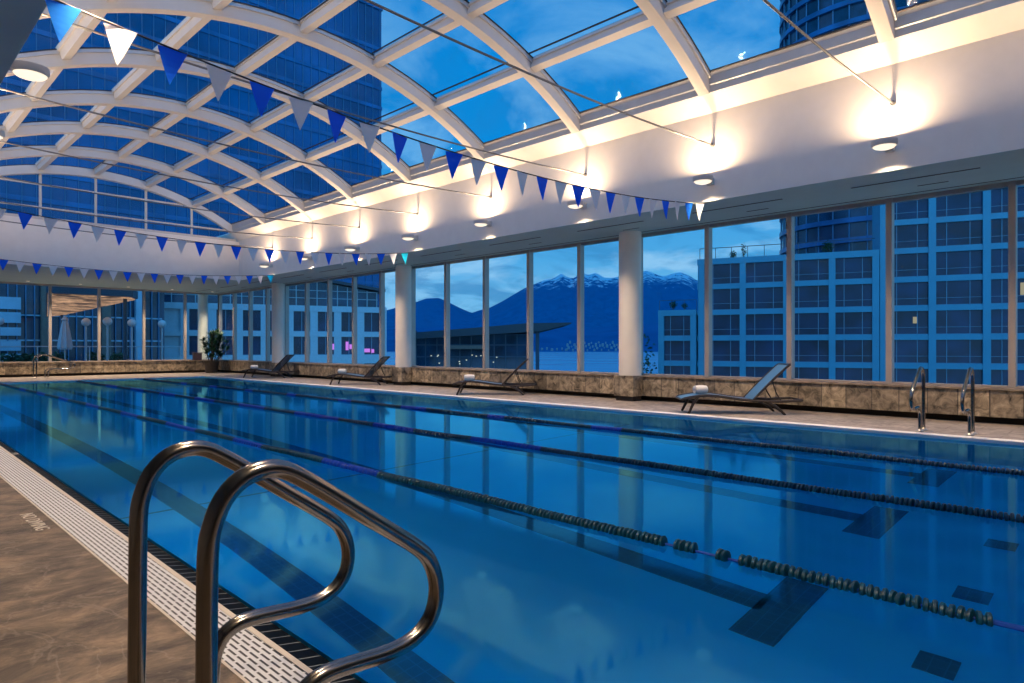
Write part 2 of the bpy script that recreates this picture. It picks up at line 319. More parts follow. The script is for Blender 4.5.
# ------------------------------------------------------------------ mesh helper
class MB:
    def __init__(s): s.v = []; s.f = []
    def add(s, vs, fs):
        b = len(s.v); s.v += [tuple(p) for p in vs]; s.f += [tuple(b + i for i in f) for f in fs]; return s
    def box(s, x0, x1, y0, y1, z0, z1):
        return s.add([(x0,y0,z0),(x1,y0,z0),(x1,y1,z0),(x0,y1,z0),(x0,y0,z1),(x1,y0,z1),(x1,y1,z1),(x0,y1,z1)],
                     [(0,3,2,1),(4,5,6,7),(0,1,5,4),(1,2,6,5),(2,3,7,6),(3,0,4,7)])
    def hexa(s, p):          # eight corners in box order
        return s.add(p, [(0,3,2,1),(4,5,6,7),(0,1,5,4),(1,2,6,5),(2,3,7,6),(3,0,4,7)])
    def prism(s, poly, y0, y1, axis='y'):    # polygon extruded along an axis; poly in the two other coordinates
        n = len(poly)
        def P(a, b, t):
            return {'y': (a, t, b), 'x': (t, a, b), 'z': (a, b, t)}[axis]
        vs = [P(a, b, y0) for a, b in poly] + [P(a, b, y1) for a, b in poly]
        fs = [tuple(range(n))[::-1], tuple(range(n, 2 * n))] + [(i, (i + 1) % n, n + (i + 1) % n, n + i) for i in range(n)]
        return s.add(vs, fs)
    def tube(s, pts, r, seg=10, caps=True, radii=None):
        P = [Vector(p) for p in pts]; n = len(P); vs = []; fs = []
        up = Vector((0, 0, 1)); prev = None
        for i in range(n):
            d = (P[min(i + 1, n - 1)] - P[max(i - 1, 0)]).normalized()
            if prev is None:
                a = up if abs(d.dot(up)) < .95 else Vector((1, 0, 0))
                x = d.cross(a).normalized()
            else:
                x = (prev - d * prev.dot(d)).normalized()
            prev = x; y = d.cross(x).normalized()
            rr = radii[i] if radii else r
            for k in range(seg):
                a = 2 * PI * k / seg
                vs.append(P[i] + x * math.cos(a) * rr + y * math.sin(a) * rr)
        for i in range(n - 1):
            for k in range(seg):
                fs.append((i*seg+k, i*seg+(k+1)%seg, (i+1)*seg+(k+1)%seg, (i+1)*seg+k))
        if caps: fs += [tuple(range(seg))[::-1], tuple(range((n-1)*seg, n*seg))]
        return s.add(vs, fs)
    def lathe(s, prof, seg=16, c=(0,0,0), axis='z', caps=True):
        vs = []; fs = []; n = len(prof)
        for r, z in prof:
            for k in range(seg):
                a = 2 * PI * k / seg; x, y = r * math.cos(a), r * math.sin(a)
                p = {'z': (x, y, z), 'y': (x, z, y), 'x': (z, x, y)}[axis]
                vs.append((p[0]+c[0], p[1]+c[1], p[2]+c[2]))
        for i in range(n - 1):
            for k in range(seg):
                fs.append((i*seg+k, i*seg+(k+1)%seg, (i+1)*seg+(k+1)%seg, (i+1)*seg+k))
        if caps: fs += [tuple(range(seg))[::-1], tuple(range((n-1)*seg, n*seg))]
        return s.add(vs, fs)
    def sphere(s, c, r, seg=14, rings=8, sx=1, sy=1, sz=1):
        prof = [(max(1e-4, r*math.sin(PI*i/rings)), -r*math.cos(PI*i/rings)) for i in range(rings+1)]
        b = len(s.v); s.lathe(prof, seg)
        for i in range(b, len(s.v)):
            x, y, z = s.v[i]; s.v[i] = (x*sx+c[0], y*sy+c[1], z*sz+c[2])
        return s
    def mesh(s, name, m, smooth=False):
        me = bpy.data.meshes.new(name)
        me.from_pydata([(x*U, y*U, z*U) for x, y, z in s.v], [], s.f); me.update()
        import bmesh
        bm = bmesh.new(); bm.from_mesh(me); bmesh.ops.recalc_face_normals(bm, faces=bm.faces); bm.to_mesh(me); bm.free()
        me.materials.append(m)
        if smooth:
            for p in me.polygons: p.use_smooth = True
            try: me.set_sharp_from_angle(angle=math.radians(40))
            except Exception: pass
        return me
    def build(s, name, m, parent=None, smooth=False, bevel=0.0, loc=None, rz=None):
        o = bpy.data.objects.new(name, s.mesh(name, m, smooth)); COL.objects.link(o)
        if parent is not None: o.parent = parent
        if loc: o.location = tuple(c*U for c in loc)
        if rz is not None: o.rotation_euler[2] = rz
        if bevel:
            b = o.modifiers.new('bevel', 'BEVEL'); b.width = bevel*U; b.segments = 2; b.limit_method = 'ANGLE'
        return o
def struct(o): o['kind'] = 'structure'; return o
def tag(o, label, cat, group=None, kind=None):
    o['label'] = label; o['category'] = cat
    if group: o['group'] = group
    if kind: o['kind'] = kind
    return o
def empty(name, loc=(0,0,0), rz=0.0):
    o = bpy.data.objects.new(name, None); COL.objects.link(o); o.empty_display_size = .2
    o.location = tuple(c*U for c in loc); o.rotation_euler[2] = rz
    return o
def kids(o): return [c for c in bpy.data.objects if c.parent == o]
def dup(o, loc=None, rz=None, parent=None):
    c = o.copy(); COL.objects.link(c); c.parent = parent
    if loc: c.location = tuple(q*U for q in loc)
    if rz is not None: c.rotation_euler[2] = rz
    for ch in kids(o): dup(ch, parent=c)
    return c

# ------------------------------------------------------------------ dimensions (design units)
XG = 10.65          # glass line of the window wall
XW = 8.95           # fascia above the pool edge (window side)
XC = 4.92           # pool and skylight centre line
XL = 2*XC - XW      # opposite fascia
ZS = 3.148          # soffit height
ZF = 4.445          # top of fascia
YF = 27.1           # glass line of the far wall
YG = 21.23          # gable end of the skylight
YN = -2.42          # near end of the skylight
YB = -4.6           # near wall
XWL = -1.6          # wall behind the camera side
PX0, PX1, PY0, PY1 = 1.155, 8.65, -.25, 23.3     # pool
ZWAT = -.030
DEPTH = 1.48
KS = 2.365; K0 = 2.31
RIBY = [K0 + KS*k for k in range(-2, 9)]
MULY = [1.36 + 1.43*k for k in range(-4, 19)]

# ------------------------------------------------------------------ pool and deck
b = MB()
b.box(XWL-.2, .835, YB, YF+.3, -.14, 0)
floor_left = b.build('floor_slate', M['slate']); struct(floor_left)
b = MB()
b.box(PX1+.05, XG+.3, YB, YF+.3, -.14, 0)
b.box(.835, PX1+.05, PY1+.05, YF+.3, -.14, 0)
b.box(.835, PX1+.05, YB, PY0-.05, -.14, 0)
struct(b.build('floor_tiles', M['deck']))
b = MB()
b.box(PX1-.012, PX1+.15, PY0-.05, PY1+.15, -.09, .007)
b.box(1.09, PX1-.012, PY1-.012, PY1+.05, -.09, .006)
b.box(1.09, PX1-.012, PY0-.05, PY0+.012, -.09, .006)
struct(b.build('trim_coping', M['coping'], bevel=.006))
EB = lambda y: .987 + .0132*min(y, 9.0)        # inner edge of the grating border
EW = lambda y: 1.087 + .0103*min(y, 9.0)       # waterline beside the dark tiles
YS = (PY0-.05, 9.0, PY1+.05)
def strip(xa, xb, za, zb, zlow):
    b = MB()
    for y0, y1 in zip(YS[:-1], YS[1:]):
        b.hexa([(xa(y0),y0,zlow),(xb(y0),y0,zlow),(xb(y1),y1,zlow),(xa(y1),y1,zlow),(xa(y0),y0,za),(xb(y0),y0,zb),(xb(y1),y1,zb),(xa(y1),y1,za)])
    return b
struct(strip(lambda y: .845, lambda y: EB(y)-.020, .001, .001, -.10).build('trim_grating', M['grate']))
b = strip(lambda y: .835, lambda y: .845, .002, .002, -.10); b2 = strip(lambda y: EB(y)-.020, EB, .003, .003, -.10)
b.add(b2.v, b2.f); struct(b.build('trim_grating_border', M['grate_edge']))
struct(strip(EB, EW, -.006, -.024, -.2).build('trim_edge_tiles', M['tile_black']))
b = MB()
zf = -DEPTH
b.add([(EW(PY0),PY0,zf),(PX1,PY0,zf),(PX1,PY1,zf),(EW(PY1),PY1,zf),(EW(9),9,zf),
       (EW(PY0),PY0,-.01),(PX1,PY0,-.01),(PX1,PY1,-.01),(EW(PY1),PY1,-.01),(EW(9),9,-.01)],
      [(0,1,2,3,4),(0,5,6,1),(1,6,7,2),(2,7,8,3),(3,8,9,4),(4,9,5,0)])
basin = struct(b.build('pool_basin', M['pool']))
def mark(x0, x1, y0, y1, nm='lane_marking', z=0): MB().box(x0, x1, y0, y1, zf-.02, zf+.006+z).build(nm, M['pool_dark'], basin)
for xc in (2.05, 3.92, 5.78, 7.6):
    MB().box(xc-.105, xc+.105, 1.7, 21.6, zf-.02, zf+.006).box(xc-.41, xc+.41, 1.48, 1.74, zf-.02, zf+.006).box(xc-.41, xc+.41, 21.5, 21.76, zf-.02, zf+.006).build('lane_marking', M['pool_dark'], basin)
for xc in (2.05, 3.85, 4.75, 5.75):
    MB().box(xc-.09, xc+.09, .71, .89, zf-.02, zf+.008).build('floor_tile_marking', M['pool_dark'], basin)
MB().box(1.2, PX1, 5.93, 5.955, zf-.02, zf+.004).build('cross_line', M['pool_dark'], basin)
b = MB()
b.add([(EW(PY0)-.008,PY0,ZWAT),(PX1,PY0,ZWAT),(PX1,PY1,ZWAT),(EW(PY1)-.008,PY1,ZWAT),(EW(9)-.008,9,ZWAT)], [(0,1,2,3,4)])
struct(b.build('water', M['water']))
# unseen underwater lamps, added in the near-side pool wall to light the water
for i, y in enumerate((1.0, 5.0, 9.0, 13.0, 17.0, 21.0)):
    r = empty('added_pool_light', (EW(y), y, -.62))
    tag(r, 'round unseen underwater lamp, added to light the water, set in the pool wall below the grating, number %d along it' % (i+1), 'added pool light', 'added underwater pool lamps')
    MB().lathe([(.10, -.02), (.10, .02), (.075, .03)], 16, axis='x').build('rim', M['steel_cap'], r)
    MB().lathe([(.074, .0), (.07, .03), (.04, .045), (.002, .05)], 16, axis='x').build('lens', mat('added_pool_lamp_lens', (.6, .8, .9), .3, emit=(.35, .80, 1.0), estr=6), r)
    ld = bpy.data.lights.new('added_pool_lamp', 'AREA'); ld.shape = 'DISK'; ld.size = .20; ld.energy = 22; ld.color = (.45, .85, 1.0)
    lo = bpy.data.objects.new('added_pool_lamp', ld); COL.objects.link(lo); lo.parent = r
    lo.location = (.075*U, 0, 0); lo.rotation_euler = (0, -PI/2 - .0, 0)
# lettering on the slate
def text(s, size, loc, rz, m, name, parent=None):
    c = bpy.data.curves.new(name, 'FONT'); c.body = s; c.size = size*U; c.extrude = .0015; c.align_x = 'CENTER'; c.align_y = 'CENTER'
    c.materials.append(m)
    o = bpy.data.objects.new(name, c); COL.objects.link(o); o.location = tuple(q*U for q in loc); o.rotation_euler = (0, 0, rz)
    if parent: o.parent = parent
    me = bpy.data.meshes.new_from_object(o); q = bpy.data.objects.new(name, me); COL.objects.link(q)
    q.matrix_world = o.matrix_basis.copy(); bpy.data.objects.remove(o); q.name = name
    return q
M['paint'] = mat('white_deck_paint', (.62, .57, .50), .7, var=.25, scale=30)
tx = empty('deck_lettering', (.755, 4.57, .002), -PI/2)
tag(tx, 'worn white stencilled lettering on the slate deck beside the grating', 'lettering')
for w_, x_ in (('NO', -.19), ('DIVING', .075)):
    o = text(w_, .095, (x_, 0, 0), 0, M['paint'], 'word'); o.parent = tx
tx = text('1.5M', .075, (1.125, 7.75, -.012), -PI/2, M['paint'], 'depth_mark')
tag(tx, 'small cream depth mark on the dark tile strip at the pool edge', 'depth mark')

# ------------------------------------------------------------------ walls below the glass
wr_ = empty('wall_right'); struct(wr_)
MB().box(10.45, XG+.1, YB, YF, .09, .44).build('stone_cladding', M['stone'], wr_, bevel=.004)
MB().box(10.42, XG+.14, YB, YF, .44, .47).build('stone_coping', M['cap'], wr_, bevel=.004)
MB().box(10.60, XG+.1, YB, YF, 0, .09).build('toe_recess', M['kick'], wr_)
wf_ = empty('wall_far'); struct(wf_)
MB().box(XWL, 10.45, YF-.22, YF+.1, .09, .455).build('stone_cladding', M['stone_x'], wf_, bevel=.004)
MB().box(XWL, 10.42, YF-.25, YF+.14, .455, .485).build('stone_coping', M['cap'], wf_, bevel=.004)
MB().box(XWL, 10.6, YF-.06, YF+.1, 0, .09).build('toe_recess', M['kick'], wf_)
struct(MB().box(XWL-.2, XWL, YB-.2, YF+.3, -.1, ZS+.1).build('wall_left', M['wallgrey']))
struct(MB().box(XWL-.2, XG+.3, YB-.2, YB, -.1, ZS+.1).build('wall_near', M['wallgrey']))

# columns
for k, y in enumerate((-.07, 7.08, 14.22, 21.37)):
    c = MB().lathe([(.21, .46), (.21, ZS+.02)], 32, c=(10.34, y, 0)).build('column', M['column'], smooth=True); struct(c)
    MB().box(10.12, 10.44, y-.215, y+.215, .09, .47).build('stone_plinth', M['stone'], c, bevel=.004)
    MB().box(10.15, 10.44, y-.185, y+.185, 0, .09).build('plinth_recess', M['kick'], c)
c = MB().lathe([(.19, -.5), (.19, ZS+.02)], 28, c=(10.12, 27.5, 0)).build('column', M['column'], smooth=True); struct(c)

# ------------------------------------------------------------------ window bays
nwin = [2]
ZT = ZS - .03
def window_bay(p0, p1, along):           # a bay from p0 to p1; mullion stands on p1
    n = nwin[0]; nwin[0] += 1
    hw = .040
    if along == 'y':
        f = MB().box(XG-.07, XG+.07, p1-hw, p1+hw, .47, ZS)
        f.box(XG-.045, XG+.045, p0+hw, p1-hw, .47, .497).box(XG-.045, XG+.045, p0+hw, p1-hw, ZT-.03, ZS)
        w = struct(f.build('window_%d' % n, M['mull'], bevel=.004))
        MB().box(XG-.008, XG+.008, p0+hw, p1-hw, .497, ZT-.03).build('glass_pane', M['glass'], w)
    else:
        f = MB().box(p1-hw, p1+hw, YF-.07, YF+.07, .485, ZS)
        f.box(p0+hw, p1-hw, YF-.045, YF+.045, .485, .51).box(p0+hw, p1-hw, YF-.045, YF+.045, ZT-.03, ZS)
        w = struct(f.build('window_%d' % n, M['mull'], bevel=.004))
        MB().box(p0+hw, p1-hw, YF-.008, YF+.008, .51, ZT-.03).build('glass_pane', M['glass'], w)
for y0, y1 in zip(MULY[:-1], MULY[1:]): window_bay(y0, y1, 'y')
FX = [4.92 + 1.46*k for k in range(-5, 5)]
for x0, x1 in zip(FX[:-2], FX[1:-1]): window_bay(x0, x1, 'x')
window_bay(FX[-2], 10.62, 'x')

# ------------------------------------------------------------------ ceiling: soffits, fascias
ceil = MB()
ceil.box(XW+.003, XG+.3, YB, YF+.3, ZS, ZS+.14)
ceil.box(XWL, XL-.003, YB, YF+.3, ZS, ZS+.14)
ceil.box(XL, XW, YG+.003, YF+.3, ZS, ZS+.14)
ceil.box(XL, XW, YB, YN-.003, ZS, ZS+.14)
ceil = struct(ceil.build('ceiling', M['soffit']))
for k in range(-2, 11):
    y = 2.25 + KS*k
    MB().box(9.52, 9.56, y-.72, y+.72, ZS-.004, ZS+.02).build('slot_vent', M['soffit_dark'], ceil)
    MB().box(10.02, 10.05, y-.30, y+.05, ZS-.004, ZS+.02).build('slot_vent', M['soffit_dark'], ceil)
MB().box(10.42, 10.46, YB, YF, ZS-.003, ZS+.02).build('blind_slot', M['soffit_dark'], ceil)
for k in range(6):
    x = 2.7 + 1.46*k
    MB().lathe([(.065, .012), (.075, 0), (.075, -.008), (.055, -.008), (.05, .006)], 20, c=(x, 26.2, ZS)).build('downlight_ring', M['lamp_body'], ceil, smooth=True)
    MB().lathe([(.052, -.004), (.04, -.012), (.002, -.014)], 16, c=(x, 26.2, ZS)).build('downlight_lens', M['lens'], ceil, smooth=True)
    sd = bpy.data.lights.new('recessed_downlight', 'SPOT'); sd.energy = 340; sd.color = (1.0, .74, .50); sd.spot_size = math.radians(120); sd.spot_blend = .7; sd.shadow_soft_size = .05
    so = bpy.data.objects.new('recessed_downlight', sd); COL.objects.link(so); so.location = (x*U, 26.2*U, (ZS-.03)*U)
def mirror(pts): return [(2*XC - x, z) for x, z in pts]
fas = [(XW, ZS+.003), (XW, ZF), (8.69, 4.645), (8.74, 4.70), (XW+.16, 4.55), (XW+.16, ZS+.003)]
wu = struct(MB().prism(fas, YB, YF+.3).build('wall_upper_right', M['white']))
wl = struct(MB().prism(mirror(fas), YB, YF+.3).build('wall_upper_left', M['white']))
gw = MB().box(XL-.02, XW+.02, YG, YG+.16, ZS+.003, 4.40)
struct(gw.build('wall_upper_far', M['white']))
struct(MB().box(XL-.02, XW+.02, YN-.16, YN, ZS+.003, 5.95).build('wall_upper_near', M['white']))

# ------------------------------------------------------------------ skylight (window_1)
RA = 7.01; ZA = 5.72; ZCN = ZA - RA       # inner arc of the ribs
def arc(x, off=0.0):
    d = x - XC; return ZCN + math.sqrt((RA+off)**2 - d*d)
sky = empty('window_1'); struct(sky)
TH = math.asin(3.76/RA)
def arc_pts(off, n=36, th=TH):
    return [(XC + (RA+off)*math.sin(-th + 2*th*i/n), ZCN + (RA+off)*math.cos(-th + 2*th*i/n)) for i in range(n+1)]
for i, y in enumerate(RIBY):
    inn = arc_pts(0); outp = arc_pts(.24)
    if i == len(RIBY)-1: y -= .04
    poly = inn + outp[::-1]
    b = MB(); n = len(inn)
    vs = []
    for (x0, z0), (x1, z1) in zip(inn, outp):
        vs += [(x0, y-.083, z0), (x0, y+.083, z0), (x1, y+.083, z1), (x1, y-.083, z1)]
    fs = []
    for k in range(n-1):
        a = 4*k; c2 = a+4
        for q in range(4): fs.append((a+q, a+(q+1)%4, c2+(q+1)%4, c2+q))
    fs += [(0,1,2,3), (4*n-4,4*n-3,4*n-2,4*n-1)]
    b.add(vs, fs)
    b.build('rib', M['rib'], sky, bevel=.008)
PURX = [XC + 1.28*k for k in range(-2, 3)]
def rbox(x, w, o0, o1, y0, y1):           # a bar along y, square to the arc at x
    d = x - XC; th = math.asin(d/RA); tx, tz = math.cos(th), -math.sin(th); nx, nz = math.sin(th), math.cos(th)
    cx_, cz_ = XC + RA*math.sin(th), ZCN + RA*math.cos(th)
    P = lambda a, o: (cx_ + tx*a + nx*o, cz_ + tz*a + nz*o)
    q = [P(-w, o0), P(w, o0), P(w, o1), P(-w, o1)]
    return q
for y0, y1 in zip(RIBY[:-1], RIBY[1:]):
    for x in PURX:
        MB().prism(rbox(x, .060, .085, .24, 0, 0), y0+.083, y1-.083).prism(rbox(x, .085, .20, .26, 0, 0), y0+.083, y1-.083).build('purlin', M['rib'], sky)
    xs = [XC-3.74] + PURX + [XC+3.74]
    for x0, x1 in zip(xs[:-1], xs[1:]):
        pts = []
        for q in range(5):
            x = x0 + (x1-x0)*q/4; pts.append(x)
        b = MB()
        lo = [(x, arc(x, .235)) for x in pts]; hi = [(x, arc(x, .25)) for x in pts]
        b.prism(lo + hi[::-1], y0+.05, y1-.05)
        b.build('glass_pane', M['roof_glass'], sky)
        gk = MB()
        lo = [(x, arc(x, .222)) for x in pts]; hi = [(x, arc(x, .238)) for x in pts]
        for yy in (y0+.113, y1-.113-.014): gk.prism(lo + hi[::-1], yy, yy+.014)
        for xx in (pts[0] + (.088 if pts[0] > 1.3 else .02), pts[-1] - (.102 if pts[-1] < 8.5 else .03)):
            gk.prism([(xx, arc(xx, .222)), (xx+.014, arc(xx+.014, .222)), (xx+.014, arc(xx+.014, .238)), (xx, arc(xx, .238))], y0+.113, y1-.113)
        gk.build('gasket', M['gasket'], sky)
        # glazing bars along the ribs
        g = MB()
        for yy in (y0+.083, y1-.083-.03):
            lo = [(x, arc(x, .17)) for x in pts]; hi = [(x, arc(x, .236)) for x in pts]
            g.prism(lo + hi[::-1], yy, yy+.03)
        g.build('glazing_bar', M['alu'], sky)
# eave curbs
cur = [(8.695, 4.648), (8.69, 4.74), (8.67, 4.75), (8.67, 4.87), (8.64, 4.93), (8.76, 4.98), (8.92, 4.80), (8.82, 4.64)]
MB().prism(cur, YN, YG+.1).build('eave_curb', M['alu'], sky, bevel=.006)
MB().prism(mirror(cur), YN, YG+.1).build('eave_curb', M['alu'], sky, bevel=.006)
# gable glazing
gz0 = 4.44
MB().box(XL+.1, XW-.1, YG+.0, YG+.12, 4.40, 4.47).build('gable_sill', M['rib'], sky)
for x in PURX:
    MB().box(x-.028, x+.028, YG-.02, YG+.05, 4.47, arc(x)+.02).build('gable_mullion', M['rib'], sky)
for z in (4.72, 5.33):
    dxm = math.sqrt(RA*RA - (z-ZCN)**2)
    MB().box(XC-dxm, XC+dxm, YG-.015, YG+.04, z-.02, z+.02).build('gable_transom', M['rib'], sky)
inn = arc_pts(.05, 30)
MB().prism([(XC-3.74, 4.45)] + inn + [(XC+3.74, 4.45)], YG+.015, YG+.028).build('gable_pane', M['glass'], sky)
# tie rods
for i, y in enumerate(RIBY[:-1]):
    pts = []
    for q in range(17):
        s = q/16; x = XL + (XW-XL)*s
        pts.append((x, y, 3.965 - .12*4*s*(1-s)))
    MB().tube(pts, .012, 8).lathe([(.03, 0), (.03, .03)], 10, c=(XL, y, 3.965), axis='x').lathe([(.03, -.03), (.03, 0)], 10, c=(XW, y, 3.965), axis='x').build('tie_rod', M['rod'], sky, smooth=True)

# ------------------------------------------------------------------ wall lamps
def make_lamp():
    r = empty('wall_lamp')
    MB().box(-.055, 0, -.05, .05, -.045, .06).build('wall_plate', M['lamp_body'], r, bevel=.008)
    MB().hexa([(-.20,-.05,-.035),(-.05,-.035,-.02),(-.05,.035,-.02),(-.20,.05,-.035),(-.20,-.05,.015),(-.05,-.035,.035),(-.05,.035,.035),(-.20,.05,.015)]).build('arm', M['lamp_body'], r, bevel=.006)
    b = MB(); prof = [(.126, -.034), (.142, -.014), (.142, .034), (.132, .038), (.126, .024), (.002, .015)]
    b.lathe(prof, 32, c=(-.25, 0, 0), caps=False)
    b.build('dish', M['lamp_body'], r, smooth=True)
    MB().lathe([(.125, -.032), (.105, -.05), (.065, -.064), (.002, -.070)], 28, c=(-.25, 0, 0), caps=False).build('lens', M['lens'], r, smooth=True)
    return r
lamp0 = make_lamp()
up_d = bpy.data.lights.new('uplight', 'AREA'); up_d.shape = 'DISK'; up_d.size = .14; up_d.energy = 66; up_d.color = (1.0, .68, .41)
dn_d = bpy.data.lights.new('downlight', 'SPOT'); dn_d.energy = 410; dn_d.color = (1.0, .72, .46); dn_d.spot_size = math.radians(116); dn_d.spot_blend = .75; dn_d.shadow_soft_size = .10
ords = ['first', 'second', 'third', 'fourth', 'fifth', 'sixth', 'seventh', 'eighth', 'ninth']
first = True
for side in (1, -1):
    for i, k in enumerate(range(-1, 8)):
        y = K0 + KS*k
        loc = (XW if side > 0 else XL, y + .03, 3.425)
        l = lamp0 if first else dup(lamp0)
        first = False
        l.location = tuple(c*U for c in loc); l.rotation_euler[2] = 0 if side > 0 else PI
        if side > 0: lab = 'warm dish lamp on the white fascia above the windows, %s from the near end' % ords[i]
        else: lab = 'warm dish lamp on the fascia facing the windows, %s from the near end' % ords[i]
        tag(l, lab, 'lamp', 'wall lamps along the fascias')
for l in [o for o in bpy.data.objects if o.name.startswith('wall_lamp')]:
    lo = bpy.data.objects.new('uplight', up_d); COL.objects.link(lo); lo.parent = l
    lo.location = (-.21*U, 0, .042*U); lo.rotation_euler = (PI, math.radians(-25), 0)
    so = bpy.data.objects.new('downlight', dn_d); COL.objects.link(so); so.parent = l
    so.location = (-.25*U, 0, -.085*U); so.rotation_euler = (0, math.radians(-6), 0)

# ------------------------------------------------------------------ pennant lines
fm = {}
def pennant_mesh(key):
    if key not in fm:
        w, h = .094, .245; b = MB()
        vs = []; fs = []; n = 6
        for q in range(n+1):
            s = q/n; ww = w*(1-s)+.002
            z = -h*s; c = .012*math.sin(s*2.2)
            vs += [(-ww, c-.0012, z), (ww, c*.6-.0012, z), (-ww, c+.0012, z), (ww, c*.6+.0012, z)]
        for q in range(n):
            a = 4*q; d = a+4
            fs += [(a, a+1, d+1, d), (a+2, d+2, d+3, a+3), (a, d, d+2, a+2), (a+1, a+3, d+3, d+1)]
        fs += [(0, 2, 3, 1), (4*n, 4*n+1, 4*n+3, 4*n+2)]
        b.add(vs, fs)
        fm[key] = b.mesh('pennant', M[key])
    return fm[key]
def bunting(y, zend, sag, label, n=26, last=None):
    r = empty('pennant_line', (0, y, 0))
    tag(r, label, 'pennant line', 'backstroke pennant lines')
    Z = lambda x: zend - sag*4*((x-XL)/(XW-XL))*(1-(x-XL)/(XW-XL))
    MB().tube([(XL+(XW-XL)*q/40, 0, Z(XL+(XW-XL)*q/40)) for q in range(41)], .0065, 6).build('cord', M['cord'], r)
    pit = .3155
    for i in range(n):
        x = .943 + pit*i
        key = 'flag_blue' if i % 2 == (1 if last else 0) else 'flag_white'
        if last and i == n-1: key = last
        o = bpy.data.objects.new('pennant', pennant_mesh(key)); COL.objects.link(o); o.parent = r
        o.location = (x*U, 0, (Z(x)-.004)*U)
        dz = (Z(x+.05)-Z(x-.05))/.1
        o.rotation_euler = (random.uniform(-.10, .10), -math.atan(dz)*.6, random.uniform(-.22, .22))
        if 'white' in key: o['label'] = 'white pennant'
        elif 'blue' in key: o['label'] = 'blue pennant'
bunting(4.82, 3.13, .275, 'nearest of the three lines of blue and white pennants strung across the pool')
bunting(12.1, 3.13, .28, 'middle line of blue and white pennants strung across the pool', 26, 'flag_cyan')
bunting(18.75, 3.14, .23, 'farthest line of blue and white pennants, strung before the far wall', 26, 'flag_cyan')

# ------------------------------------------------------------------ lane ropes
PITCH = .058
def float_prof():
    return [(.010, -.026), (.030, -.025), (.036, -.020), (.034, -.008), (.021, -.003), (.021, .003), (.034, .008), (.036, .020), (.030, .025), (.010, .026)]
float_me = {k: MB().lathe(float_prof(), 10, axis='y').mesh('float', M[k], True) for k in ('float_g', 'float_b')}
bands = [(4.36, 5.4), (6.44, 7.32), (8.2, 9.5), (10.5, 11.5), (12.6, 13.6), (14.7, 15.7), (16.8, 17.8), (18.9, 19.9)]
def lane_rope(x, label, ystart, gaps, shrink):
    r = empty('lane_rope', (x, 0, ZWAT))
    tag(r, label, 'lane rope', 'lane ropes floating along the pool')
    MB().tube([(0, PY0+.02, .012), (0, ystart, .004), (0, 8, .004), (0, 16, .004), (0, PY1-.02, .012)], .007, 6).build('cable', M['cable_b'], r)
    MB().tube([(0, PY0+.02, .012), (0, ystart+.02, .004)], .013, 8).build('cable_sleeve', M['cable_b'], r)
    ys = []
    y = ystart + .05
    while y < PY1 - .35:
        if not any(a < y < c for a, c in gaps): ys.append(y)
        y += PITCH
    rest = {'float_g': MB(), 'float_b': MB()}
    for i, y in enumerate(ys):
        key = 'float_b' if any(a+shrink < y < c-shrink for a, c in bands) else 'float_g'
        zz = .006 + .004*math.sin(y*3.1 + x)
        if i < 100:
            o = bpy.data.objects.new('float', float_me[key]); COL.objects.link(o); o.parent = r
            o.location = (random.uniform(-.004, .004)*U, y*U, zz*U)
            o.rotation_euler = (random.uniform(-.12, .12), random.uniform(0, 3), random.uniform(-.16, .16))
        else:
            rest[key].lathe([(.010, -.025), (.034, -.019), (.034, .019), (.010, .025)], 8, c=(0, y, zz), axis='y')
    o = rest['float_g'].build('float', M['float_g'], r, smooth=True); o['kind'] = 'stuff'
    o = rest['float_b'].build('float', M['float_b'], r, smooth=True); o['kind'] = 'stuff'; o['label'] = 'blue floats'
lane_rope(3.0, 'dark green lane rope with a few gaps, nearest of the three to the grating', .42, [(1.77, 1.81), (1.56, 1.65), (1.45, 1.50)], .1)
lane_rope(4.87, 'middle lane rope with blue and green float sections', -.05, [], 0)
lane_rope(6.65, 'dark lane rope nearest to the loungers', -.05, [], .28)

# ------------------------------------------------------------------ grab rails
prof = [(.480, 0), (.482, .20), (.484, .45), (.486, .60), (.494, .655), (.515, .705), (.552, .740), (.597, .752), (.640, .745), (.690, .716),
        (.760, .668), (.850, .604), (.930, .548), (.975, .515), (1.010, .482), (1.033, .437), (1.040, .388), (1.028, .340), (.997, .306), (.945, .286),
        (.880, .283), (.820, .287), (.760, .291), (.718, .288), (.682, .270), (.660, .235), (.652, .19), (.650, .10), (.650, 0)]
def smooth_path(p, n=3):
    P = [Vector((a, 0, b)) for a, b in p]; out = []
    for i in range(len(P)-1):
        p0 = P[max(i-1, 0)]; p1 = P[i]; p2 = P[i+1]; p3 = P[min(i+2, len(P)-1)]
        for q in range(n):
            s = q/n
            out.append(.5*((2*p1) + (p2-p0)*s + (2*p0-5*p1+4*p2-p3)*s*s + (3*p1-p0-3*p2+p3)*s**3))
    out.append(P[-1]); return out
def make_rail(stretch=1.0):
    r = empty('grab_rail')
    pp = [((a-.48)*stretch, c) for a, c in prof]
    MB().tube(smooth_path(pp), .0195, 16).build('tube', M['steel'], r, smooth=True)
    for x in (0, .17*stretch):
        MB().lathe([(.048, 0), (.048, .008), (.030, .016), (.024, .026), (.0205, .028)], 20, c=(x, 0, 0)).build('floor_flange', M['steel_cap'], r, smooth=True)
    return r
ra = make_rail(); ra.location = (.478*U, 1.29*U, 0)
tag(ra, 'large stainless steel grab rail nearest to the viewer beside the slotted grating', 'grab rail', 'stainless pool grab rails')
rb = dup(ra, (.472, 1.69, 0)); rb['label'] = 'large stainless steel grab rail standing behind the nearest one'
rc = dup(ra, (9.09, 2.02, 0), PI); rc['label'] = 'stainless grab rail across the pool nearer to the nearest lounger'
rd = dup(ra, (9.09, 1.53, 0), PI); rd['label'] = 'stainless grab rail across the pool farther from the loungers'
